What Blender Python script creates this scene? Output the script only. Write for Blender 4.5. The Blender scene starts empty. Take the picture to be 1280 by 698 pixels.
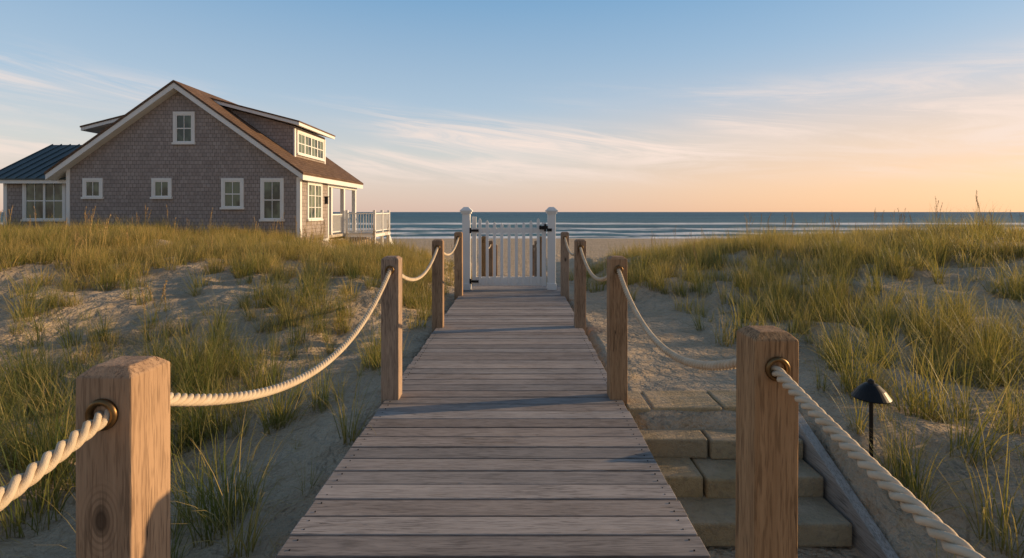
import bpy, bmesh, math, random
import numpy as np
from mathutils import Vector
random.seed(7); rng=np.random.default_rng(11)
S=bpy.context.scene
F=640.0; CH=1.6; VX=647.0; HY=265.0

# ---------------------------------------------------------------- helpers
def link(o,parent=None):
    S.collection.objects.link(o)
    if parent is not None: o.parent=parent
    return o
def empty(name):
    o=bpy.data.objects.new(name,None); o.empty_display_size=.2
    return link(o)
class MB:
    def __init__(s): s.v=[];s.f=[];s.m=[];s.t=[]
    def add(s,vs,fs,mi=0,tone=0.0):
        b=len(s.v); s.v+= [tuple(p) for p in vs]; s.t+=[tone]*len(vs)
        for f in fs: s.f.append([b+i for i in f]); s.m.append(mi)
    def box(s,x0,x1,y0,y1,z0,z1,mi=0,tone=0.0):
        s.add([(x0,y0,z0),(x1,y0,z0),(x1,y1,z0),(x0,y1,z0),(x0,y0,z1),(x1,y0,z1),(x1,y1,z1),(x0,y1,z1)],
          [(0,3,2,1),(4,5,6,7),(0,1,5,4),(1,2,6,5),(2,3,7,6),(3,0,4,7)],mi,tone)
    def prism(s,poly,y0,y1,mi=0,tone=0.0):  # poly in XZ
        n=len(poly)
        vs=[(x,y0,z) for x,z in poly]+[(x,y1,z) for x,z in poly]
        fs=[tuple(range(n)),tuple(range(2*n-1,n-1,-1))]+[(i,i+n,(i+1)%n+n,(i+1)%n) for i in range(n)]
        s.add(vs,fs,mi,tone)
    def prismx(s,poly,x0,x1,mi=0,tone=0.0): # poly in YZ
        n=len(poly)
        vs=[(x0,y,z) for y,z in poly]+[(x1,y,z) for y,z in poly]
        fs=[tuple(range(n)),tuple(range(2*n-1,n-1,-1))]+[(i,i+n,(i+1)%n+n,(i+1)%n) for i in range(n)]
        s.add(vs,fs,mi,tone)
    def lathe(s,cx,cy,prof,n=24,mi=0):
        vs=[];fs=[]
        for r,z in prof:
            for k in range(n):
                a=2*math.pi*k/n; vs.append((cx+r*math.cos(a),cy+r*math.sin(a),z))
        for j in range(len(prof)-1):
            for k in range(n):
                fs.append((j*n+k,j*n+(k+1)%n,(j+1)*n+(k+1)%n,(j+1)*n+k))
        fs.append(tuple(range(n))[::-1]); fs.append(tuple(range((len(prof)-1)*n,len(prof)*n)))
        s.add(vs,fs,mi)
    def obj(s,name,mats,parent=None,bevel=0,seg=2,smooth=False,recalc=True):
        me=bpy.data.meshes.new(name); me.from_pydata(s.v,[],s.f)
        for m in mats: me.materials.append(m)
        me.polygons.foreach_set('material_index',s.m)
        a=me.attributes.new('tone','FLOAT','POINT'); a.data.foreach_set('value',s.t)
        if recalc:
            bm=bmesh.new(); bm.from_mesh(me); bmesh.ops.recalc_face_normals(bm,faces=bm.faces); bm.to_mesh(me); bm.free()
        if smooth: me.polygons.foreach_set('use_smooth',[True]*len(me.polygons))
        me.update()
        o=bpy.data.objects.new(name,me); link(o,parent)
        if bevel:
            b=o.modifiers.new('bevel','BEVEL'); b.width=bevel; b.segments=seg; b.limit_method='ANGLE'; b.angle_limit=math.radians(40)
        return o

# ---------------------------------------------------------------- node helpers
class NT:
    def __init__(s,nt): s.nt=nt
    def n(s,t,props=None,**inp):
        nd=s.nt.nodes.new(t)
        for k,v in (props or {}).items(): setattr(nd,k,v)
        for k,v in inp.items():
            key=k.replace('_',' ')
            sock=nd.inputs[int(k[1:])] if (k[0]=='i' and k[1:].isdigit()) else nd.inputs[key]
            if isinstance(v,bpy.types.NodeSocket): s.nt.links.new(v,sock)
            else: sock.default_value=v
        return nd
    def math(s,op,a,b=0.0,c=None,clamp=False):
        nd=s.n('ShaderNodeMath',{'operation':op,'use_clamp':clamp},i0=a,i1=b)
        if c is not None:
            if isinstance(c,bpy.types.NodeSocket): s.nt.links.new(c,nd.inputs[2])
            else: nd.inputs[2].default_value=c
        return nd.outputs[0]
    def mix(s,f,a,b,mode='MIX'):
        nd=s.nt.nodes.new('ShaderNodeMix'); nd.data_type='RGBA'; nd.blend_type=mode; nd.clamp_factor=True
        for sock,v in ((nd.inputs[0],f),(nd.inputs[6],a),(nd.inputs[7],b)):
            if isinstance(v,bpy.types.NodeSocket): s.nt.links.new(v,sock)
            else: sock.default_value=v if not isinstance(v,tuple) or len(v)==4 else (*v,1)
        return nd.outputs[2]
    def noise(s,vec,scale,detail=4,rough=.55,dist=0.0):
        return s.n('ShaderNodeTexNoise',None,Vector=vec,Scale=scale,Detail=detail,Roughness=rough,Distortion=dist).outputs['Fac']
    def map(s,vec,scale=(1,1,1),loc=(0,0,0),rot=(0,0,0)):
        return s.n('ShaderNodeMapping',None,Vector=vec,Scale=scale,Location=loc,Rotation=rot).outputs[0]
    def ss(s,v,a,b,lo=0.0,hi=1.0):
        nd=s.n('ShaderNodeMapRange',{'interpolation_type':'SMOOTHSTEP'},Value=v)
        nd.inputs['From Min'].default_value=a; nd.inputs['From Max'].default_value=b
        nd.inputs['To Min'].default_value=lo; nd.inputs['To Max'].default_value=hi
        return nd.outputs[0]
    def bump(s,h,strength=.5,dist=.01):
        return s.n('ShaderNodeBump',None,Height=h,Strength=strength,Distance=dist).outputs[0]
def material(name):
    m=bpy.data.materials.new(name); m.use_nodes=True
    nt=m.node_tree; nt.nodes.clear()
    T=NT(nt); out=nt.nodes.new('ShaderNodeOutputMaterial'); p=nt.nodes.new('ShaderNodeBsdfPrincipled')
    nt.links.new(p.outputs[0],out.inputs[0])
    return m,T,p,out
def setp(T,p,**k):
    for a,v in k.items():
        s=p.inputs[a.replace('_',' ')]
        if isinstance(v,bpy.types.NodeSocket): T.nt.links.new(v,s)
        else: s.default_value=v if not (isinstance(v,tuple) and len(v)==3) else (*v,1)
def objc(T): return T.n('ShaderNodeTexCoord').outputs['Object']
def attr(T,nm): return T.n('ShaderNodeAttribute',{'attribute_name':nm}).outputs['Fac']

# wood -------------------------------------------------------------
def wood(name,axis,c0,c1,dark,grain=1.0,knots=True,crack=.5,rough=.75,tv=.5):
    m,T,p,_=material(name)
    co=objc(T); tone=attr(T,'tone')
    off=T.n('ShaderNodeCombineXYZ',None,X=T.math('MULTIPLY',tone,7.3),Y=T.math('MULTIPLY',tone,13.1),Z=T.math('MULTIPLY',tone,5.7)).outputs[0]
    v=T.n('ShaderNodeVectorMath',{'operation':'ADD'},i0=co,i1=off).outputs[0]
    sc=[1,1,1]; sc[axis]=.06
    vs=T.map(v,scale=tuple(sc))
    g1=T.noise(vs,28*grain,4,.6,dist=.6)
    g2=T.noise(vs,140*grain,2,.7)
    big=T.noise(v,1.7,2)
    col=T.mix(T.ss(g1,.3,.7),c0,c1)
    col=T.mix(T.math('MULTIPLY',T.ss(g2,.47,.64),.8),col,dark)
    col=T.mix(T.ss(big,.3,.7,0,.35),col,tuple(x*1.25 for x in c1))
    h=T.math('ADD',T.math('MULTIPLY',g1,.5),T.math('MULTIPLY',g2,.5))
    ck=T.noise(T.map(v,scale=tuple(.5 if i==axis else 16 for i in range(3))),1.0,3,.6)
    cf=T.math('MULTIPLY',T.ss(T.math('ABSOLUTE',T.math('SUBTRACT',ck,.42)),0,.008,1,0),T.ss(T.noise(v,3.0,1),.5,.62))
    col=T.mix(T.math('MULTIPLY',cf,crack),col,tuple(x*.25 for x in dark))
    if knots:
        vo=T.n('ShaderNodeTexVoronoi',None,Vector=T.map(v,scale=tuple(.55 if i==axis else 1.0 for i in range(3))),Scale=3.2)
        d=vo.outputs['Distance']
        kn=T.ss(d,.03,.09,1,0); ring=T.math('MULTIPLY',T.ss(d,.06,.22,1,0),T.ss(T.math('SINE',T.math('MULTIPLY',d,210)),-.2,.8))
        col=T.mix(T.math('MULTIPLY',ring,.45),col,dark)
        col=T.mix(T.math('MULTIPLY',kn,.85),col,tuple(x*.45 for x in dark))
    hs=T.n('ShaderNodeHueSaturation',None,Color=col,Value=T.math('ADD',1-tv*.5,T.math('MULTIPLY',tone,tv)),Saturation=T.math('ADD',.8,T.math('MULTIPLY',T.math('FRACT',T.math('MULTIPLY',tone,17.3)),.5))).outputs[0]
    nb=T.bump(T.math('SUBTRACT',h,T.math('MULTIPLY',cf,1.5)),.8,.006)
    setp(T,p,Base_Color=hs,Roughness=rough,Normal=nb); p.inputs['Specular IOR Level'].default_value=.3
    return m
M_post=wood('post_wood',2,(.28,.175,.105),(.42,.275,.17),(.13,.078,.045),1.0,True,.9,tv=.2)
M_deck=wood('deck_wood',0,(.255,.22,.197),(.36,.315,.285),(.13,.11,.097),.9,False,.6,tv=.45)
M_grey=wood('weathered_timber',1,(.27,.25,.22),(.38,.35,.31),(.15,.135,.115),.8,False,.8)
m,T,p,_=material('white_paint'); M_white=m
n=T.noise(objc(T),9,3); n2=T.noise(objc(T),1.3,2)
setp(T,p,Base_Color=T.mix(T.ss(n2,.35,.75),(.82,.82,.80),(.76,.75,.72)),Roughness=.5,Normal=T.bump(n,.15,.003))
m,T,p,_=material('black_iron'); M_iron=m
setp(T,p,Base_Color=(.018,.017,.017),Roughness=.45,Metallic=.6,Normal=T.bump(T.noise(objc(T),180,2),.2,.001))
m,T,p,_=material('aged_brass'); M_brass=m
setp(T,p,Base_Color=T.mix(T.noise(objc(T),60,3),(.10,.06,.03),(.28,.17,.07)),Roughness=.42,Metallic=.9)
m,T,p,_=material('rope_fibre'); M_rope=m
co=objc(T); n=T.noise(co,380,2); n2=T.noise(co,14,2)
setp(T,p,Base_Color=T.mix(T.ss(n2,.3,.7),(.58,.465,.33),(.67,.56,.42)),Roughness=.9,Normal=T.bump(n,.8,.002)); p.inputs['Specular IOR Level'].default_value=.15
# sand
m,T,p,_=material('sand'); M_sand=m
co=objc(T)
n1=T.noise(co,.9,3); n2=T.noise(co,4.5,3); n3=T.noise(co,38,3,.7); n4=T.noise(co,420,1); n5=T.noise(co,9,3,.65)
vo=T.n('ShaderNodeTexVoronoi',{'feature':'SMOOTH_F1'},Vector=T.n('ShaderNodeVectorMath',{'operation':'ADD'},i0=co,i1=T.n('ShaderNodeVectorMath',{'operation':'SCALE'},i0=T.n('ShaderNodeTexNoise',None,Vector=co,Scale=3.0,Detail=1.0).outputs['Color'],Scale=.35).outputs[0]).outputs[0],Scale=3.4); vo.inputs['Smoothness'].default_value=.4
c=T.mix(T.ss(n1,.3,.7),(.51,.395,.27),(.60,.475,.335))
c=T.mix(T.ss(n5,.42,.68,0,.35),c,(.41,.31,.205))
c=T.mix(T.ss(n3,.5,.72,0,.42),c,(.29,.215,.14))
c=T.mix(T.ss(n4,.60,.70,0,.5),c,(.18,.135,.09))
hh=T.math('ADD',T.math('MULTIPLY',vo.outputs['Distance'],1.0),T.math('ADD',T.math('MULTIPLY',n2,1.0),T.math('ADD',T.math('MULTIPLY',n5,.5),T.math('MULTIPLY',n3,.22))))
setp(T,p,Base_Color=c,Roughness=.95,Normal=T.bump(hh,1.0,.12)); p.inputs['Specular IOR Level'].default_value=.15
# stone
m,T,p,_=material('sandstone'); M_stone=m
co=objc(T); tone=attr(T,'tone'); n1=T.noise(co,3.5,4); n2=T.noise(co,26,4,.65); n3=T.noise(co,160,2)
c=T.mix(T.ss(n1,.3,.7),(.40,.29,.145),(.50,.375,.20)); c=T.mix(T.ss(n2,.45,.72,0,.6),c,(.22,.17,.105))
c=T.mix(T.math('MULTIPLY',tone,.4),c,(.28,.255,.205))
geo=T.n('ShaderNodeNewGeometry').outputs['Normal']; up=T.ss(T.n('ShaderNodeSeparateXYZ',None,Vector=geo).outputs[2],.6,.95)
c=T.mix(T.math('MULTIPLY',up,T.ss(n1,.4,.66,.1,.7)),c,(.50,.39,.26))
setp(T,p,Base_Color=c,Roughness=.85,Normal=T.bump(T.math('ADD',T.math('MULTIPLY',n2,1.0),T.math('MULTIPLY',n3,.3)),.9,.03))
def shingles(name,c1,c2,roww,rowh,bumpd=.02,vecmode='wall'):
    m,T,p,_=material(name); co=objc(T); sp=T.n('ShaderNodeSeparateXYZ',None,Vector=co)
    u=T.math('ADD',sp.outputs[0],sp.outputs[1]) if vecmode=='wall' else sp.outputs[1]
    v=T.n('ShaderNodeCombineXYZ',None,X=u,Y=sp.outputs[2],Z=0.0).outputs[0]
    b=T.n('ShaderNodeTexBrick',{'offset':.5,'squash':1.0},Vector=v,Color1=(*c1,1),Color2=(*c2,1),Mortar=tuple([x*.35 for x in c1]+[1]),Scale=1.0)
    b.inputs['Mortar Size'].default_value=.008; b.inputs['Brick Width'].default_value=roww; b.inputs['Row Height'].default_value=rowh; b.inputs['Mortar Smooth'].default_value=.4
    n=T.noise(co,1.2,4); n2=T.noise(T.map(co,scale=(30,30,3)),1.0,3)
    col=T.mix(T.ss(n,.3,.7,0,.35),b.outputs['Color'],tuple(x*.7 for x in c1))
    col=T.mix(T.ss(n2,.45,.75,0,.35),col,tuple(min(1,x*1.3) for x in c2))
    saw=T.math('FRACT',T.math('DIVIDE',sp.outputs[2],rowh))
    h=T.math('SUBTRACT',T.math('SUBTRACT',1.0,saw),T.math('MULTIPLY',b.outputs['Fac'],.6))
    setp(T,p,Base_Color=col,Roughness=.9,Normal=T.bump(h,.6,bumpd)); p.inputs['Specular IOR Level'].default_value=.2
    return m
M_shing=shingles('cedar_shingles',(.315,.27,.25),(.41,.355,.33),.16,.15,.012)
M_roof=shingles('brown_roof_shingles',(.13,.08,.053),(.19,.12,.08),.3,.11,.02,'roof')
m,T,p,_=material('blue_metal_roof'); M_metal=m
setp(T,p,Base_Color=T.mix(T.noise(objc(T),1.5,3),(.06,.085,.092),(.085,.115,.12)),Roughness=.55,Metallic=.1)
m,T,p,_=material('window_glass'); M_glass=m
co=objc(T); n=T.noise(T.map(co,scale=(1.1,1.1,.7)),1.6,2)
setp(T,p,Base_Color=T.mix(T.ss(n,.4,.6),(.03,.05,.04),(.14,.19,.13)),Roughness=.06,Normal=T.bump(T.noise(co,2.2,1),.12,.03)); p.inputs['Specular IOR Level'].default_value=.7
m,T,p,_=material('porch_boards'); M_porch=m
setp(T,p,Base_Color=(.5,.45,.38),Roughness=.7,Normal=T.bump(T.noise(T.map(objc(T),scale=(1,20,20)),3,3),.3,.004))

# ---------------------------------------------------------------- terrain
def _h(ix,iy,seed):
    n=(ix.astype(np.int64)*374761393+iy.astype(np.int64)*668265263+seed*1442695041)&0xffffffff
    n=((n^(n>>13))*1274126177)&0xffffffff
    return ((n^(n>>16))&0xffff)/65535.0
def vnoise(x,y,seed=0):
    xi=np.floor(x);yi=np.floor(y);fx=x-xi;fy=y-yi
    fx=fx*fx*fx*(fx*(fx*6-15)+10);fy=fy*fy*fy*(fy*(fy*6-15)+10)
    a=_h(xi,yi,seed);b=_h(xi+1,yi,seed);c=_h(xi,yi+1,seed);d=_h(xi+1,yi+1,seed)
    return (a*(1-fx)+b*fx)*(1-fy)+(c*(1-fx)+d*fx)*fy
def fbm(x,y,s,oct=4,seed=0):
    r=0;a=.5;t=0
    x=x/s;y=y/s
    for i in range(oct):
        r=r+a*vnoise(x+17.3*i,y-9.1*i,seed+i);t+=a;a*=.5;x=x*2.03;y=y*2.03
    return r/t
def sst(v,a,b):
    t=np.clip((v-a)/(b-a),0,1); return t*t*(3-2*t)
far=[(50,-2.45),(88,-2.98),(105,-3.5),(160,-5),(9000,-6)]
def prof(y,pts): 
    pts=pts+far
    return np.interp(y,[p[0] for p in pts],[p[1] for p in pts])
def H(x,y):
    x=np.asarray(x,float);y=np.asarray(y,float)
    L=prof(y,[(-60,-.7),(2,-.6),(5,-.5),(6.6,-.36),(8.6,.12),(10.5,.30),(13,.32),(18,-.05),(22,-.6),(28,-1.3),(36,-1.95)])
    P=prof(y,[(-60,-.7),(2,-.6),(5,-.5),(6.6,-.36),(8.6,.12),(10.5,.36),(14,.5),(20,.38),(28,.3),(34,-.6),(40,-1.8)])
    w=sst(-x,6.2,8.8); left=L*(1-w)+P*w
    left=left+sst(-x,5,16)*.28*sst(y,8,12)*(1-sst(y,19,26))
    R=prof(y,[(-60,-.7),(1.2,-.62),(2.4,-.45),(3.6,-.12),(6,.0),(9,.2),(12,.34),(14,.3),(20,-.3),(28,-1.1),(38,-1.95)])
    right=R+sst(x,2.6,10)*.50*sst(y,1.5,8)*(1-sst(y,20,40))
    C=prof(y,[(-60,-.7),(3,-.62),(4.4,-.2),(6,-.13),(10.5,-.13),(14,-.35),(22,-1.0),(32,-1.9)])
    wl=sst(-x,1.2,3.3); wr=sst(x,1.3,3.6)
    z=C*(1-wl-wr)+left*wl+right*wr
    am=sst(np.abs(x+.12),1.1,2.6)*(1-sst(y,36,60))
    z=z+am*((fbm(x,y,2.0,3,3)-.5)*.55+(fbm(x,y,.6,3,9)-.5)*.17)
    z=z+(fbm(x,y,.3,2,21)-.5)*.055*(1-sst(y,20,40))
    pm=sst(x,.5,1.0)*(1-sst(x,1.9,2.9))*sst(y,4.1,4.3)*(1-sst(y,8,11))
    z=z*(1-pm)+pm*(-.05+(fbm(x,y,.4,2,5)-.5)*.06)
    pit=sst(x,.3,.6)*(1-sst(x,2.26,2.40))*(1-sst(y,4.02,4.16))
    z=z*(1-pit)+pit*(-.655+(fbm(x,y,.4,2,5)-.5)*.03)
    um=1-sst(np.abs(x+.12),.95,1.15); um=um*(1-sst(y,11.2,12))
    z=np.where(um>0,np.minimum(z,z*(1-um)+um*-.3),z)
    return z
def axis(lo,hi,d,ext,g=1.12):
    a=list(np.arange(lo,hi+1e-6,d)); s=d;v=hi
    while v<ext[1]: s*=g; v+=s; a.append(v)
    s=d;v=lo;b=[]
    while v>ext[0]: s*=g; v-=s; b.append(v)
    return np.array(b[::-1]+a)
gx=axis(-9,9,.07,(-9000,9000)); gy=axis(0,15,.07,(-60,12000),1.09)
X,Y=np.meshgrid(gx,gy); Z=H(X,Y)
def gridmesh(name,X,Y,Z,mat):
    ny,nx=X.shape
    me=bpy.data.meshes.new(name)
    co=np.stack([X,Y,Z],-1).reshape(-1,3)
    i=np.arange(ny*nx).reshape(ny,nx)
    q=np.stack([i[:-1,:-1],i[:-1,1:],i[1:,1:],i[1:,:-1]],-1).reshape(-1,4)
    me.vertices.add(len(co)); me.vertices.foreach_set('co',co.ravel())
    me.loops.add(q.size); me.loops.foreach_set('vertex_index',q.ravel())
    me.polygons.add(len(q)); me.polygons.foreach_set('loop_start',np.arange(len(q))*4); me.polygons.foreach_set('loop_total',np.full(len(q),4))
    me.polygons.foreach_set('use_smooth',np.ones(len(q),bool)); me.update(calc_edges=True); me.validate()
    me.materials.append(mat); o=bpy.data.objects.new(name,me); return link(o)
gridmesh('sand_dune_ground',X,Y,Z,M_sand)

# ---------------------------------------------------------------- ocean
m,T,p,_=material('ocean_water')
co=objc(T); sp=T.n('ShaderNodeSeparateXYZ',None,Vector=co)
w1=T.noise(T.map(co,scale=(.06,.35,1)),1.0,4,.6,.4); w2=T.noise(T.map(co,scale=(.006,.03,1)),1.0,4,.65); w3=T.noise(T.map(co,scale=(.5,1.6,1)),1.0,2)
yy=T.math('ADD',sp.outputs[1],T.math('MULTIPLY',T.math('SUBTRACT',T.noise(T.map(co,scale=(.03,.0,1)),1.0,4),.5),38))
def band(c,wd): return T.ss(T.math('ABSOLUTE',T.math('SUBTRACT',yy,c)),wd*.45,wd,1,0)
fo=T.math('MAXIMUM',T.math('MAXIMUM',band(92,6.5),band(108,7)),T.math('MAXIMUM',band(136,12),band(200,20)))
fo=T.math('MULTIPLY',fo,T.ss(T.noise(T.map(co,scale=(.035,.09,1)),1.0,5,.75),.36,.50))
fo=T.math('MAXIMUM',fo,T.ss(sp.outputs[1],88,91,1,0))
deep=T.ss(sp.outputs[1],90,700)
base=T.mix(deep,(.09,.19,.195),(.015,.09,.14)); base=T.mix(T.ss(w1,.42,.66,0,.75),base,(.008,.04,.07))
base=T.mix(T.ss(w2,.44,.60,0,.7),base,(.06,.19,.235))
base=T.mix(T.math('MULTIPLY',fo,.95),base,(.92,.90,.87))
setp(T,p,Base_Color=base,Roughness=T.math('ADD',.5,T.math('MULTIPLY',fo,.4)),Normal=T.bump(T.math('ADD',w1,T.math('MULTIPLY',w3,.3)),1.0,1.3)); p.inputs['Specular IOR Level'].default_value=.18
ox=axis(-60,60,6,(-9000,9000),1.15); oy=np.concatenate([np.arange(60,200,1.0),np.geomspace(201,12000,60)])
OX,OY=np.meshgrid(ox,oy)
OZ=-3.0+np.sin(OY*.55+3*fbm(OX,OY*0,40,3,2))*.16*(1-sst(OY,150,200))*sst(OY,88,98)
gridmesh('ocean',OX,OY,OZ,m)

# ---------------------------------------------------------------- boardwalk
DC=-.12; DW=1.012
b=MB(); y=-2.2; i=0
while y<11.15:
    w=.145; dx=random.uniform(-.008,.008); t=random.random()
    dz=random.uniform(-.003,.003)
    b.box(DC-DW+dx,DC+DW+dx,y,y+w,-.038+dz,dz,0,t); y+=.158; i+=1
deck=b.obj('boardwalk',[M_deck],None,.004,2)
b=MB()
for xx in (-1.08,-.12,.84): b.box(xx-.025,xx+.025,-2.2,11.1,-.24,-.042,0,.3)
b.obj('joists',[M_grey],deck)
b=MB(); y=-2.2
while y<8:
    for xx in (-1.075,.835):
        for dy in (.035,.112): b.lathe(xx+random.uniform(-.004,.004),y+dy+random.uniform(-.004,.004),[(.004,-.002),(.004,.0042)],8)
    y+=.158
b.obj('screw_heads',[M_iron],deck)
# ---------------------------------------------------------------- posts
def torus(R,r,n=28,k=10):
    vs=[];fs=[]
    for i in range(n):
        a=2*math.pi*i/n
        for j in range(k):
            c=2*math.pi*j/k; vs.append(((R+r*math.cos(c))*math.cos(a),r*math.sin(c)*1.1,(R+r*math.cos(c))*math.sin(a)))
    for i in range(n):
        for j in range(k): fs.append((i*k+j,((i+1)%n)*k+j,((i+1)%n)*k+(j+1)%k,i*k+(j+1)%k))
    return vs,fs
HOLE=1.105
def post(cx,y0,w=.14,top=1.216,h0=-.75,holes=True,hole=HOLE):
    b=MB(); hw=w/2; ch=.022; t=random.random()
    ring=lambda z,r:[(-r,-r,z),(r,-r,z),(r,r,z),(-r,r,z)]
    vs=ring(h0,hw)+ring(top-ch,hw)+ring(top,hw-ch*1.1)
    fs=[(0,3,2,1),(8,9,10,11)]
    for L in range(2):
        for k in range(4): fs.append((L*4+k,L*4+(k+1)%4,L*4+4+(k+1)%4,L*4+4+k))
    b.add(vs,fs,0,t)
    o=b.obj('wooden_post',[M_post],None,.004,2); o.location=(cx,y0+hw,0)
    o.rotation_euler=(random.uniform(-.006,.006),random.uniform(-.006,.006),random.uniform(-.015,.015))
    g=MB()
    for yy in (-hw-.004,hw+.004):
        vs,fs=torus(.031,.0085); g.add([(v[0],v[1]+yy,v[2]+hole) for v in vs],fs)
    g.obj('grommet',[M_brass],o,smooth=True)
    return (cx,y0,y0+w,hole)
Lp=[post(-1.0,-1.75),post(-1.01,1.25),post(-1.09,4.36,.15),post(-1.108,7.06,.15),post(-1.13,9.75,.15)]
Rp=[post(.80,-1.35),post(.815,1.62),post(.862,4.36,.15),post(.868,7.06,.15),post(.905,9.75,.15)]
Lb=[post(-.86,12.9,.13,.98,-1,hole=.86),post(-.82,15.6,.13,.72,-1.2,hole=.6),post(-.80,18.6,.13,.4,-1.4,hole=.28)]
Rb=[post(.56,12.9,.13,.98,-1,hole=.86),post(.58,15.6,.13,.72,-1.2,hole=.6),post(.6,18.6,.13,.4,-1.4,hole=.28)]
def rope(A,B,sag,R=.0185,par=None):
    A=np.array(A);B=np.array(B); Ln=np.linalg.norm(B-A)*1.02
    n=int(Ln/.007); t=np.linspace(0,1,n)
    P=A[None]*(1-t[:,None])+B[None]*t[:,None]; P[:,2]-=sag*4*t*(1-t)
    Tn=np.gradient(P,axis=0); Tn/=np.linalg.norm(Tn,axis=1)[:,None]
    Sd=np.cross(Tn,[0,0,1]); Sd/=np.linalg.norm(Sd,axis=1)[:,None]; U=np.cross(Sd,Tn)
    s=np.concatenate([[0],np.cumsum(np.linalg.norm(np.diff(P,axis=0),axis=1))])
    vs=[];fs=[];K=8
    for st in range(3):
        ph=2*np.pi*(s/.105)+st*2*np.pi/3
        c=P+R*.56*(np.cos(ph)[:,None]*Sd+np.sin(ph)[:,None]*U)
        base=len(vs)
        a=np.linspace(0,2*np.pi,K,endpoint=False)
        ringv=c[:,None,:]+R*.52*(np.cos(a)[None,:,None]*Sd[:,None,:]+np.sin(a)[None,:,None]*U[:,None,:])
        vs+=[tuple(v) for v in ringv.reshape(-1,3)]
        for i in range(n-1):
            for k in range(K):
                fs.append((base+i*K+k,base+i*K+(k+1)%K,base+(i+1)*K+(k+1)%K,base+(i+1)*K+k))
    b=MB(); b.add(vs,fs); return b.obj('rope',[M_rope],None,smooth=True,recalc=False)
def ropes(P,sags):
    for a,bb,sg in zip(P[:-1],P[1:],sags):
        rope((a[0],a[2]-.02,a[3]),(bb[0],bb[1]+.02,bb[3]),sg)
ropes(Lp,[.19,.33,.24,.20]); ropes(Rp,[.17,.29,.24,.20]); ropes(Lb,[.15,.15]); ropes(Rb,[.15,.15])

# ---------------------------------------------------------------- gate
G=empty('white_picket_gate')
gy0=10.56
b=MB()
for cx in (-1.055,.70):
    h=.08
    b.box(cx-h,cx+h,gy0-h,gy0+h,-.4,1.56)
    b.box(cx-.105,cx+.105,gy0-.105,gy0+.105,1.56,1.60)
    b.box(cx-.125,cx+.125,gy0-.125,gy0+.125,1.60,1.635)
    vs=[(cx-.115,gy0-.115,1.635),(cx+.115,gy0-.115,1.635),(cx+.115,gy0+.115,1.635),(cx-.115,gy0+.115,1.635),
        (cx-.05,gy0-.05,1.70),(cx+.05,gy0-.05,1.70),(cx+.05,gy0+.05,1.70),(cx-.05,gy0+.05,1.70)]
    b.add(vs,[(0,1,5,4),(1,2,6,5),(2,3,7,6),(3,0,4,7),(4,5,6,7),(0,3,2,1)])
    b.box(cx-h-.015,cx+h+.015,gy0-h-.015,gy0+h+.015,-.0,.13)
b.obj('gate_posts',[M_white],G,.006)
b=MB(); x0,x1=-.935,.585; yf=gy0-.02
b.box(x0,x0+.085,yf,yf+.04,.07,1.5); b.box(x1-.085,x1,yf,yf+.04,.07,1.38)
b.box(x0+.087,x1-.087,yf+.002,yf+.038,.08,.26); b.box(x0+.087,x1-.087,yf+.002,yf+.038,1.16,1.27)
n=9
for k in range(n):
    t=(k+.5)/n; cx=x0+.085+t*(x1-x0-.17)
    top=1.36+.14*(abs(t-.5)*2)**1.6; w=.03
    yb=yf-.022
    b.prism([(cx-w,.12),(cx+w,.12),(cx+w,top-.05),(cx,top),(cx-w,top-.05)],yb,yf-.001)
b.obj('gate_leaf',[M_white],G,.004)
b=MB()
for zz in (1.215,.17):
    b.box(-.985,-.80,yf-.035,yf-.024,zz-.025,zz+.025); b.box(-.99,-.945,yf-.06,yf-.02,zz-.055,zz+.055)
b.box(.50,.64,yf-.05,yf-.024,1.24,1.31); b.box(.545,.59,yf-.075,yf-.05,1.20,1.35); b.box(.60,.70,gy0-.10,gy0-.081,1.20,1.26)
b.lathe(.47,yf-.05,[(.02,1.24),(.03,1.26),(.03,1.30),(.02,1.32)],12)
b.obj('hinges_and_latch',[M_iron],G,.003)

# ---------------------------------------------------------------- stone steps
St=empty('stone_steps')
b=MB(); zs=[-.03,-.18,-.33,-.48]; ys=[4.27,4.0,3.71,3.41]
cuts=[[.91,1.12,1.72,2.24],[.91,1.50,2.24],[.91,1.36,1.86,2.24],[.91,1.62,2.24]]
for k in range(4):
    yb=ys[k]+.42; c=cuts[k]
    for a,d in zip(c[:-1],c[1:]):
        j=lambda s=.008:random.uniform(-s,s)
        yf_=ys[k]+j(.014)
        za=zs[k]+j(.007); zb=zs[k]-.16+.006
        b.box(a+.008,d-.008,yf_,yb,zb,za,0,random.random())
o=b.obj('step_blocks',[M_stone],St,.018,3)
b=MB()
b.prismx([(4.5,.06),(3.0,-.56),(3.0,-.9),(4.5,-.2)],2.255,2.33,0,.6)
b.obj('timber_stringer',[M_grey],St,.006)

# ---------------------------------------------------------------- path light
PL=empty('path_light'); px,py=2.5,3.62; pz=float(H(px,py))
b=MB(); b.lathe(px,py,[(.013,pz-.1),(.013,.30)],14); b.lathe(px,py,[(.03,pz-.05),(.03,pz+.02),(.015,pz+.03)],14)
b.obj('stem',[M_iron],PL,smooth=False)
b=MB(); b.lathe(px,py,[(.118,.285),(.122,.292),(.085,.345),(.045,.382),(.024,.392),(.02,.41),(.006,.418)],28)
b.obj('cap',[M_iron],PL,smooth=False)

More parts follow.
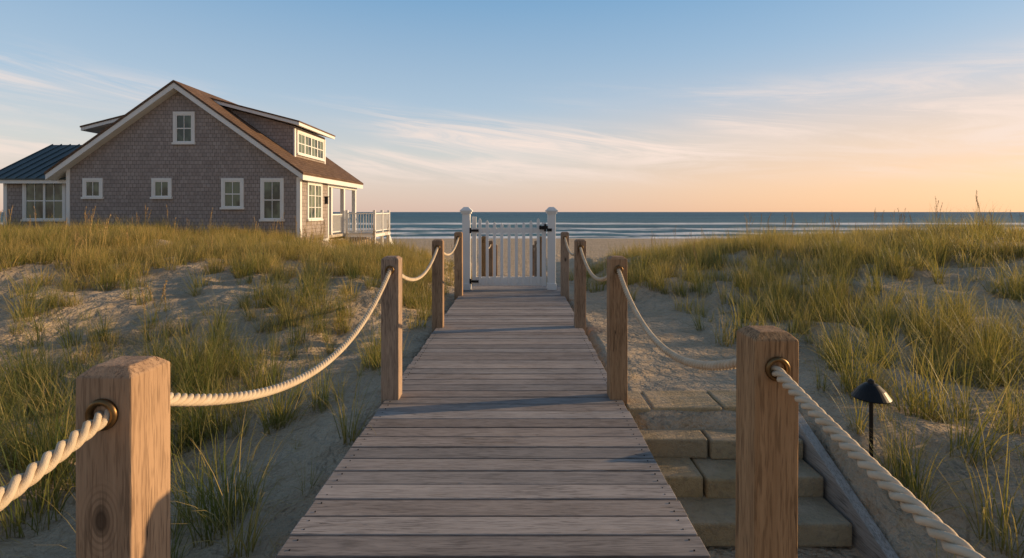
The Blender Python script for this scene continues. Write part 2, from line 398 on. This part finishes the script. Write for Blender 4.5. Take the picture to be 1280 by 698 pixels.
# ---------------------------------------------------------------- house
Hs=empty('beach_house')
XL,XR,XC=-17.6,-8.5,-13.2; Y0,Y1,Y2=20.0,23.0,27.0
zr=6.66; el,er=-18.15,-8.22; ze=3.12
sl=(zr-ze)/(er-XC); sl2=(zr-ze)/(XC-el)
under=.30
roofz=lambda x:(zr-(x-XC)*sl if x>XC else zr-(XC-x)*sl2)-under
b=MB()
b.prism([(XL,-.6),(XR,-.6),(XR,roofz(XR)),(XC,roofz(XC)),(XL,roofz(XL))],Y0,Y1)
b.prism([(XL,-.6),(-10.6,-.6),(-10.6,roofz(-10.6)),(XC,roofz(XC)),(XL,roofz(XL))],Y1,Y2)
b.prism([(-9.37,3.4),(-9.37,5.2),(-12.5,6.05),(-12.5,5.0)],21.5,24.9)
b.prism([(-17.5,3.2),(-17.5,5.02),(-13.9,6.05),(-13.9,5.0)],21.5,24.9)
b.prismx([(20.5,-.6),(20.5,2.95),(23.1,4.4),(25.6,2.95),(25.6,-.6)],-20.55,XL)
b.obj('shingle_walls',[M_shing],Hs)
def slab(b,p,q,y0,y1,t,mi,drop=0):
    (xa,za),(xb,zb)=p,q
    b.prism([(xa,za-drop),(xb,zb-drop),(xb,zb-drop-t),(xa,za-drop-t)],y0,y1,mi)
b=MB(); ya,yb=19.62,27.3
slab(b,(XC,zr),(er,ze),ya,yb,.09,0); slab(b,(XC,zr),(el,ze),ya,yb,.09,0)
slab(b,(-12.7,6.32),(-9.0,5.36),21.1,25.3,.06,0); slab(b,(-13.6,6.27),(-18.05,5.14),21.1,25.3,.06,0)
b.obj('shingle_roof',[M_roof],Hs)
b=MB()
slab(b,(XC,zr),(er-.02,ze+.014),ya+.03,yb-.03,.215,0,.092); slab(b,(XC,zr),(el+.02,ze+.014),ya+.03,yb-.03,.215,0,.092)
slab(b,(-12.7,6.32),(-9.02,5.365),21.13,25.27,.13,0,.062); slab(b,(-13.6,6.27),(-18.03,5.145),21.13,25.27,.13,0,.062)
b.box(XL-.02,XL+.12,Y0-.025,Y0+.1,-.6,roofz(XL)+.05); b.box(XR-.13,XR+.02,Y0-.025,Y0+.13,-.6,2.95)
b.box(-20.57,-20.43,20.475,20.6,-.6,2.85); b.box(XR-.1,XR+.022,Y1-.12,Y1+.02,-.6,2.95)
b.box(-9.40,-9.345,21.47,21.6,3.9,5.1); b.box(-9.40,-9.345,24.8,24.93,3.9,5.1)
b.box(-20.95,XL-.025,20.2,20.26,2.72,2.9)
b.box(XR-.18,XR,Y1+.03,Y2+.1,2.72,2.93)
for yy in (23.5,25.2,26.95): b.box(XR-.2,XR-.02,yy-.09,yy+.09,.5,2.72)
b.box(XR+.003,XR+.035,Y0-.03,Y1+.02,.32,.42)
def rail(b,xa,ya_,xb,yb_,z0,z1):
    L=math.hypot(xb-xa,yb_-ya_); n=max(2,int(L/.13))
    if abs(xb-xa)>abs(yb_-ya_):
        b.box(xa,xb,ya_-.035,ya_+.035,z1-.06,z1); b.box(xa,xb,ya_-.02,ya_+.02,z0+.08,z0+.13)
    else:
        b.box(xa-.035,xa+.035,ya_,yb_,z1-.06,z1); b.box(xa-.02,xa+.02,ya_,yb_,z0+.08,z0+.13)
    for i in range(n+1):
        t=i/n; x=xa+(xb-xa)*t; y=ya_+(yb_-ya_)*t; b.box(x-.018,x+.018,y-.018,y+.018,z0+.13,z1-.06)
rail(b,XR-.1,23.6,XR-.1,25.0,.55,1.5); rail(b,-8.4,25.2,-7.05,25.2,.55,1.55); rail(b,-7.05,25.2,-7.05,28.0,.55,1.55)
for (x,y) in ((-7.05,25.2),(-7.05,26.6),(-7.05,28.0),(-8.4,25.2)): b.box(x-.06,x+.06,y-.06,y+.06,-1.2,1.68)
b.box(-8.42,-6.98,25.12,28.1,.36,.5)
b.prismx([(28.0,.5),(30,-.9),(30,-1.2),(28.0,.2)],-7.1,-7.04)
b.obj('white_trim',[M_white],Hs)
b=MB()
b.box(-10.6,XR-.0,Y1+.025,Y2+.2,.42,.54); b.box(-8.45,-7.0,25.1,28.1,.502,.54)
for i in range(60):
    t=Y0+.05+i*.12
    if t<Y2: b.box(XR+.004,XR+.022,t,t+.05,-.8,.318)
for i in range(12): b.box(-8.4+i*.12,-8.34+i*.12,25.12,25.14,-1.2,.355)
b.obj('porch_deck_and_skirt',[M_porch],Hs)
b=MB(); xa,xb=-21.0,XL-.03
b.prismx([(20.15,2.92),(23.1,4.62),(23.1,4.56),(20.15,2.86)],xa,xb); b.prismx([(26.0,2.92),(23.1,4.62),(23.1,4.56),(26.0,2.86)],xa,xb)
x=xa+.02
while x<xb:
    b.prismx([(20.15,2.96),(23.1,4.665),(23.1,4.61),(20.15,2.90)],x,x+.03); x+=.40
b.obj('metal_roof',[M_metal],Hs)
bt=MB(); bg=MB()
def win(face,p,u0,u1,z0,z1,cols=2,rows=2,sash=1,sign=-1):
    def bx(B,ua,ub,d0,d1,za,zb):
        lo,hi=sorted((p+sign*d0,p+sign*d1))
        if face=='y': B.box(ua,ub,lo,hi,za,zb)
        else: B.box(lo,hi,ua,ub,za,zb)
    f=.10
    bx(bt,u0-f,u1+f,-.01,.045,z1,z1+f); bx(bt,u0-f-.03,u1+f+.03,-.01,.085,z0-.08,z0)
    bx(bt,u0-f,u0,-.01,.042,z0,z1); bx(bt,u1,u1+f,-.01,.042,z0,z1)
    bx(bg,u0,u1,-.005,.008,z0,z1)
    W=(u1-u0)/sash
    for s in range(sash):
        a=u0+s*W; c=a+W
        for e0,e1 in ((a,a+.045),(c-.045,c)): bx(bt,e0,e1,.009,.032,z0,z1)
        bx(bt,a+.045,c-.045,.009,.031,z0,z0+.05); bx(bt,a+.045,c-.045,.009,.031,z1-.05,z1)
        for k in range(1,cols):
            u=a+.045+(W-.09)*k/cols; bx(bt,u-.012,u+.012,.009,.024,z0+.05,z1-.05)
        for k in range(1,rows):
            z=z0+(z1-z0)*k/rows; t=.022 if (rows==2) else .013; bx(bt,a+.045,c-.045,.009,.026,z-t,z+t)
def pxw(x0,x1,y0,y1,D=20.0): 
    k=D/F; return (x0-VX)*k+.1,(x1-VX)*k-.1,CH-(y1-HY)*k+.08,CH-(y0-HY)*k-.1
win('y',Y0,*pxw(217,244,140,181),2,2); win('y',Y0,*pxw(104,129,223,249),2,1); win('y',Y0,*pxw(190,215,223,249),2,1)
win('y',Y0,*pxw(277,305,223,262),2,2); win('y',Y0,*pxw(326,355,223,277),2,2)
win('y',20.5,*pxw(29,83,225,277,20.5),2,2,2)
win('x',XR,20.75,22.1,1.3,2.75,2,3,2,1)
win('x',-9.37,21.8,24.6,4.1,4.98,2,2,4,1)
win('x',-10.6,23.8,24.7,.6,2.5,1,1,1,1); win('x',-10.6,25.2,26.4,.9,2.5,2,2,1,1)
bt.obj('window_frames',[M_white],Hs); bg.obj('window_glass',[M_glass],Hs)
b=MB(); b.box(XR+.02,XR+.12,22.55,22.67,1.95,2.25); b.box(XR+.0,XR+.16,22.52,22.70,2.25,2.28); b.obj('wall_lantern',[M_iron],Hs)

# ---------------------------------------------------------------- grass
m,T,p,out=material('beach_grass'); M_grass=m
t=attr(T,'gt'); r=attr(T,'gr'); oi=T.n('ShaderNodeObjectInfo').outputs['Random']
gold=attr(T,'gold')
f=T.math('ADD',T.math('ADD',T.math('MULTIPLY',r,.70),T.math('MULTIPLY',oi,.35)),T.math('ADD',T.math('MULTIPLY',t,.46),T.math('SUBTRACT',gold,.52)))
col=T.mix(T.ss(f,.15,.62),(.07,.12,.030),(.215,.225,.055)); col=T.mix(T.ss(f,.58,1.08),col,(.56,.41,.155))
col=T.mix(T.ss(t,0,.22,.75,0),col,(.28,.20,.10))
setp(T,p,Base_Color=col,Roughness=.5); p.inputs['Specular IOR Level'].default_value=.3
tr=T.n('ShaderNodeBsdfTranslucent',None,Color=T.mix(.5,col,(.46,.37,.07)))
mx=T.n('ShaderNodeMixShader',None,Fac=.45,i1=p.outputs[0],i2=tr.outputs[0]); T.nt.links.new(mx.outputs[0],out.inputs[0])
m,T,p,out=material('sea_oat_seed'); M_seed=m
setp(T,p,Base_Color=(.42,.28,.13),Roughness=.8)
def clump(name,nb,rad,Lr,w0,lean,gold,seed,curv=1.0,coll=None,stalk=0,flat=False):
    g=np.random.default_rng(seed); vs=[];fs=[];gt=[];gr=[];mi=[]
    seg=6
    for k in range(nb):
        a=g.uniform(0,2*np.pi); rr=rad*np.sqrt(g.uniform()); x,y,z=rr*np.cos(a),rr*np.sin(a),-.03
        az=a+g.normal(0,.9); L=g.uniform(*Lr); th=abs(g.normal(0,lean))+.04; dth=g.uniform(.2,1.0)**1.5*1.5*curv
        if g.uniform()<.12: dth+=.9
        if flat: z=.02; th=1.5; dth=g.uniform(-.1,.2); az=g.uniform(0,6.28)
        w=w0*g.uniform(.7,1.25); q=g.uniform(); b=len(vs); ds=L/seg; wd=np.array([-np.sin(az+g.normal(0,.6)),np.cos(az),0])
        for s in range(seg+1):
            u=s/seg; ww=w*(1-u**1.6)*.5+.0003
            vs.append((x-wd[0]*ww,y-wd[1]*ww,z)); vs.append((x+wd[0]*ww,y+wd[1]*ww,z)); gt+=[u,u]; gr+=[q,q]
            t_=th+dth*u*u; t_=min(t_,2.5)
            x+=ds*np.sin(t_)*np.cos(az); y+=ds*np.sin(t_)*np.sin(az); z+=ds*np.cos(t_)
        for s in range(seg): fs.append((b+2*s,b+2*s+1,b+2*s+3,b+2*s+2)); mi.append(0)
    for k in range(stalk):
        az=g.uniform(0,6.28); L=g.uniform(.8,1.15); z=0;b=len(vs);seg2=9;ds=L/seg2
        x,y=g.normal(0,rad*.5,2); th=g.uniform(.02,.12)
        pts=[]
        for s in range(seg2+1):
            u=s/seg2; pts.append((x,y,z)); t_=th+.55*max(0,u-.45)**1.3
            x+=ds*np.sin(t_)*np.cos(az); y+=ds*np.sin(t_)*np.sin(az); z+=ds*np.cos(t_)
        for s in range(seg2+1):
            X_,Y_,Z_=pts[s]; ww=.0022
            for q in range(3): vs.append((X_+ww*math.cos(q*2.09),Y_+ww*math.sin(q*2.09),Z_)); gt.append(.5); gr.append(1.1)
        for s in range(seg2):
            for q in range(3): fs.append((b+3*s+q,b+3*s+(q+1)%3,b+3*s+3+(q+1)%3,b+3*s+3+q)); mi.append(0)
        for j in range(34):
            u=.74+.26*j/34; ii=min(int(u*seg2),seg2-1); fr=u*seg2-ii
            P=np.array(pts[ii])*(1-fr)+np.array(pts[ii+1])*fr; a=g.uniform(0,6.28); d=np.array([np.cos(a)*.014,np.sin(a)*.014,g.uniform(-.006,.024)])
            sd=np.array([-np.sin(a)*.004,np.cos(a)*.004,.003]); b2=len(vs)
            for q in (P,P+d*.6+sd,P+d*1.3,P+d*.6-sd): vs.append(tuple(q)); gt.append(1); gr.append(1)
            fs.append((b2,b2+1,b2+2,b2+3)); mi.append(1)
    me=bpy.data.meshes.new(name); me.from_pydata(vs,[],fs); me.materials.append(M_grass); me.materials.append(M_seed)
    me.polygons.foreach_set('material_index',mi)
    for nm,arr in (('gt',gt),('gr',gr),('gold',[gold]*len(vs))):
        a=me.attributes.new(nm,'FLOAT','POINT'); a.data.foreach_set('value',arr)
    me.update(); o=bpy.data.objects.new(name,me); coll.objects.link(o); return o
C=bpy.data.collections.new('grass_clump_variants')
for k in range(5): clump('clump_%02d_green'%k,[50,64,42,72,56][k],[.07,.10,.055,.13,.10][k],(.25,.85),.0060,.32,.40,100+k,1.3,C)
for k in range(5): clump('clump_%02d_gold'%(5+k),[60,80,70,90,55][k],[.14,.2,.16,.22,.12][k],(.18,.52),.0078,.32,.72,200+k,.9,C)
for k in range(2): clump('clump_%02d_oats'%(10+k),30,.08,(.25,.6),.006,.25,.75,300+k,.9,C,stalk=2+k)
for k in range(2): clump('clump_%02d_tuft'%(12+k),16,.05,(.12,.42),.0055,.4,.55,400+k,1.0,C)
clump('clump_14_litter',12,.28,(.08,.30),.005,.1,1.1,500,.1,C,flat=True)
def scatter(n,x0,x1,y0,y1):
    return rng.uniform(x0,x1,n),rng.uniform(y0,y1,n)
pts=[]
def ok(x,y):
    k=np.abs(x+.12)>1.22
    k&=~((x>.8)&(x<2.5)&(y<4.9)&(y>-1))
    k&=~((x>-18)&(x<-8.35)&(y>19.9)&(y<27.4)); k&=~((x>-21)&(x<-17)&(y>20.4)&(y<26)); k&=~((x>-8.5)&(x<-6.9)&(y>25)&(y<28.3))
    k&=np.abs(x)<1.25*np.maximum(y,0)+3.5
    return k
def addpts(x,y,dens,idxs,smin,smax):
    keep=ok(x,y)&(rng.uniform(size=len(x))<dens); x=x[keep];y=y[keep]
    i=rng.choice(idxs,len(x)); s=rng.uniform(smin,smax,len(x))
    pts.append(np.stack([x,y,H(x,y),s,i],-1))
cl=lambda x,y,sc,sd:fbm(x,y,sc,3,sd)
G_=[5,6,7,8,9]
x,y=scatter(9000,-30,-1.2,9.2,26); d=sst(y,8.9,10.6)*(.30+.70*sst(cl(x,y,1.6,40),.36,.53))*(1-.6*sst(y,17,24)); d=d*sst(-x,1.2,1.9+.05*y)*(1-sst(y,15,19)*(x>-7.5))
addpts(x,y,d,G_*5+[0,2,3,0,3,11],.75,1.2)
x,y=scatter(9000,1.2,30,7.5,26); d=sst(y+.3*np.maximum(x-4,0),9.0,11)*(.26+.74*sst(cl(x,y,1.5,50),.39,.56))*(1-.6*sst(y,15,24)); d=d*sst(x,1.2,2.9)*(1-sst(y,14,18)*(x<7))
addpts(x,y,d,G_*5+[1,2,3,0,3,11],.75,1.15)
x,y=scatter(800,-14,-1.3,5.8,9.6); addpts(x,y,.7*sst(cl(x,y,1.0,60),.49,.60),[0,2,5,9,12,1,4],.55,1.0)
x,y=scatter(450,-14,-1.3,5.8,9.6); addpts(x,y,.45*np.ones_like(x),[12,13,2],.6,1.1)
x,y=scatter(620,-9,-1.55,.6,6.6); d=sst(cl(x,y,1.0,70),.46,.56)*(.15+.85*sst(-x,1.7,3.0)); addpts(x,y,d,[0,1,2,3,4,1,3],.6,1.1)
x,y=scatter(260,-9,-1.3,.6,6.4); addpts(x,y,.55*np.ones_like(x),[12,13,12,2],.6,1.1)
x,y=scatter(1900,2.5,13,1.6,10.4); d=sst(cl(x,y,1.0,80),.48,.58)*(.15+.85*sst(x+y*.1,3.2,5.4)); addpts(x,y,d,[0,1,2,3,4,7,9,0,3],.55,1.05)
x,y=scatter(700,2.5,12,1.6,10); addpts(x,y,.5*np.ones_like(x),[12,13,2],.6,1.1)
x,y=scatter(500,-9,-1.5,.8,9.5); addpts(x,y,.55*np.ones_like(x),[14],.6,1.2)
x,y=scatter(600,1.1,10,1.6,9.5); addpts(x,y,.55*(np.where(x<2.4,.25,1)),[14],.6,1.2)
def at(px,py,s,i,z=-.45):
    for _ in range(6):
        D=(CH-z)*F/(py-HY); X_=(px-VX)/F*D; z=float(H(X_,D))
    if abs(X_+.12)<1.2: return
    pts.append(np.array([[X_,D,z,s,i]]))
for a in [(290,650,1.2,1),(250,640,1.0,3),(300,690,1.1,0),(265,670,1.1,4),(40,660,1.2,3),(60,600,1.15,1),(20,560,1.1,0),(250,500,1.0,3),(300,470,1.0,1),(370,500,.8,2),(200,470,1.0,4),
  (370,560,.5,12),(400,510,.9,1),(330,490,1.0,3),(270,430,1.0,0),(90,380,1.0,2),(360,400,1,0),(190,420,1.35,10),(205,395,1.2,10),(520,410,.9,7),(535,395,.9,8),(450,470,.6,13),
  (930,420,1.1,1),(910,430,1.0,7),(980,440,1.0,3),(1040,430,.9,1),(860,380,.9,8),(820,360,.9,7),(880,360,.9,3),(1150,520,1.1,3),(1210,560,1.1,1),(1260,600,1.1,3),(1180,470,1.0,0),
  (1100,430,1,3),(1060,480,.8,2),(1120,560,.8,1),(1150,580,.8,0),(1180,640,.8,2),(1010,400,1,0),(1250,480,1.1,4),(1150,400,1,3),(985,330,1.1,10),(950,330,1.15,10),(1240,340,1.1,10),(780,350,.8,7),(800,340,.8,5),(790,365,.7,0)]:
    at(*a)
P=np.concatenate(pts); print('clumps',len(P))
me=bpy.data.meshes.new('dune_grass'); me.vertices.add(len(P)); me.vertices.foreach_set('co',P[:,:3].astype(np.float32).ravel())
a=me.attributes.new('scl','FLOAT','POINT'); a.data.foreach_set('value',P[:,3].astype(np.float32))
a=me.attributes.new('idx','INT','POINT'); a.data.foreach_set('value',P[:,4].astype(np.int32))
rot=np.stack([rng.normal(0,.08,len(P)),rng.normal(-.05,.08,len(P)),rng.uniform(0,6.283,len(P))],-1)
rot[P[:,4]==14,:2]=0
a=me.attributes.new('rot','FLOAT_VECTOR','POINT'); a.data.foreach_set('vector',rot.astype(np.float32).ravel())
go=link(bpy.data.objects.new('dune_grass',me))
ng=bpy.data.node_groups.new('grass_instances','GeometryNodeTree')
ng.interface.new_socket('Geometry',in_out='INPUT',socket_type='NodeSocketGeometry'); ng.interface.new_socket('Geometry',in_out='OUTPUT',socket_type='NodeSocketGeometry')
gi=ng.nodes.new('NodeGroupInput'); gout=ng.nodes.new('NodeGroupOutput'); ip=ng.nodes.new('GeometryNodeInstanceOnPoints'); ci=ng.nodes.new('GeometryNodeCollectionInfo')
ci.inputs['Collection'].default_value=C; ci.inputs['Separate Children'].default_value=True; ci.inputs['Reset Children'].default_value=True
def na(nm,dt):
    n=ng.nodes.new('GeometryNodeInputNamedAttribute'); n.data_type=dt; n.inputs['Name'].default_value=nm; return n.outputs['Attribute']
L=ng.links.new
L(gi.outputs[0],ip.inputs['Points']); L(ci.outputs[0],ip.inputs['Instance']); ip.inputs['Pick Instance'].default_value=True
L(na('idx','INT'),ip.inputs['Instance Index']); L(na('rot','FLOAT_VECTOR'),ip.inputs['Rotation']); L(na('scl','FLOAT'),ip.inputs['Scale'])
L(ip.outputs[0],gout.inputs[0])
md=go.modifiers.new('instances','NODES'); md.node_group=ng

# ---------------------------------------------------------------- light & sky
AZ=math.radians(80); EL=math.radians(12)
sd=Vector((math.sin(AZ)*math.cos(EL),math.cos(AZ)*math.cos(EL),math.sin(EL)))
sun=bpy.data.lights.new('sun','SUN'); sun.energy=5.0; sun.angle=math.radians(.5); sun.color=(1,.68,.36)
so=link(bpy.data.objects.new('sun',sun)); so.rotation_euler=(-sd).to_track_quat('-Z','Y').to_euler(); so.location=(20,10,12)
w=bpy.data.worlds.new('World'); S.world=w; w.use_nodes=True; nt=w.node_tree; nt.nodes.clear(); T=NT(nt)
sky=T.n('ShaderNodeTexSky',{'sky_type':'NISHITA','sun_disc':False,'sun_elevation':EL,'sun_rotation':AZ,'altitude':0,'air_density':1.0,'dust_density':1.0,'ozone_density':2.0})
gen=T.n('ShaderNodeTexCoord').outputs['Generated']; sp=T.n('ShaderNodeSeparateXYZ',None,Vector=gen)
STR=.15
v=sp.outputs[2]
rp=T.n('ShaderNodeValToRGB',None,Fac=v); cr=rp.color_ramp
stops=[(0.0,(.76,.54,.45)),(.05,(.77,.61,.53)),(.11,(.66,.64,.61)),(.20,(.44,.56,.68)),(.375,(.22,.41,.63)),(.55,(.14,.24,.39)),(1.0,(.115,.17,.27))]
while len(cr.elements)<len(stops): cr.elements.new(.5)
for e,(q,c) in zip(cr.elements,stops): e.position=q; e.color=(*c,1)
ramp=T.n('ShaderNodeVectorMath',{'operation':'SCALE'},i0=rp.outputs[0],Scale=1/STR).outputs[0]
dot=T.n('ShaderNodeVectorMath',{'operation':'DOT_PRODUCT'},i0=gen,i1=(math.sin(AZ),math.cos(AZ),0.0)).outputs['Value']
warm=T.math('MULTIPLY',T.ss(dot,.05,.85),T.ss(v,0,.30,1,0))
ramp=T.mix(T.math('MULTIPLY',warm,.85),ramp,(1.04/STR,.58/STR,.31/STR))
rear_dim=T.ss(sp.outputs[1],-.45,.25,.66,1.0)  # unseen sky behind camera darkened to cut fill light on front faces
ramp=T.n('ShaderNodeVectorMath',{'operation':'SCALE'},i0=ramp,Scale=rear_dim).outputs[0]
nis=T.n('ShaderNodeVectorMath',{'operation':'SCALE'},i0=sky.outputs[0],Scale=1.5).outputs[0]
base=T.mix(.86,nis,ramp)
u=T.math('ARCTAN2',sp.outputs[0],sp.outputs[1])
vv=T.math('ADD',v,T.math('MULTIPLY',u,.12))
cv=T.n('ShaderNodeCombineXYZ',None,X=T.math('MULTIPLY',u,2.4),Y=T.math('MULTIPLY',vv,24),Z=1.7).outputs[0]
c1=T.noise(cv,1.0,6,.68,1.1); c2=T.noise(T.n('ShaderNodeCombineXYZ',None,X=T.math('MULTIPLY',u,1.6),Y=T.math('MULTIPLY',vv,8),Z=6.0).outputs[0],1.0,2)
msk=T.math('MULTIPLY',T.ss(v,.035,.09),T.ss(v,.17,.25,1,0))
stk=T.math('MULTIPLY',T.ss(T.math('ABSOLUTE',T.math('SUBTRACT',T.math('ADD',v,T.math('MULTIPLY',u,.10)),.140)),0,.055,1,0),T.math('MULTIPLY',T.ss(u,-.35,-.05),T.ss(u,.25,.70,1,0)))
cf=T.math('MULTIPLY',T.math('MULTIPLY',T.ss(c1,.38,.66),T.math('MAXIMUM',T.math('MULTIPLY',T.ss(c2,.38,.56),.75),stk)),msk)
col=T.mix(T.math('MULTIPLY',cf,.95),base,(.98/STR,.80/STR,.70/STR))
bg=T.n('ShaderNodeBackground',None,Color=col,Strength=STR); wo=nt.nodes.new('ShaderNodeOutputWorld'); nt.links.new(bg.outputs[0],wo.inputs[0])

# ---------------------------------------------------------------- camera
cam=bpy.data.cameras.new('camera'); cam.sensor_width=36; cam.lens=36*F/1280; cam.shift_x=-7/1280; cam.shift_y=-84/1280; cam.clip_end=20000; cam.clip_start=.05
co=link(bpy.data.objects.new('camera',cam)); co.location=(0,0,CH); co.rotation_euler=(math.radians(90),0,0)
S.camera=co
S.view_settings.view_transform='Standard'; S.view_settings.look='None'; S.view_settings.exposure=0
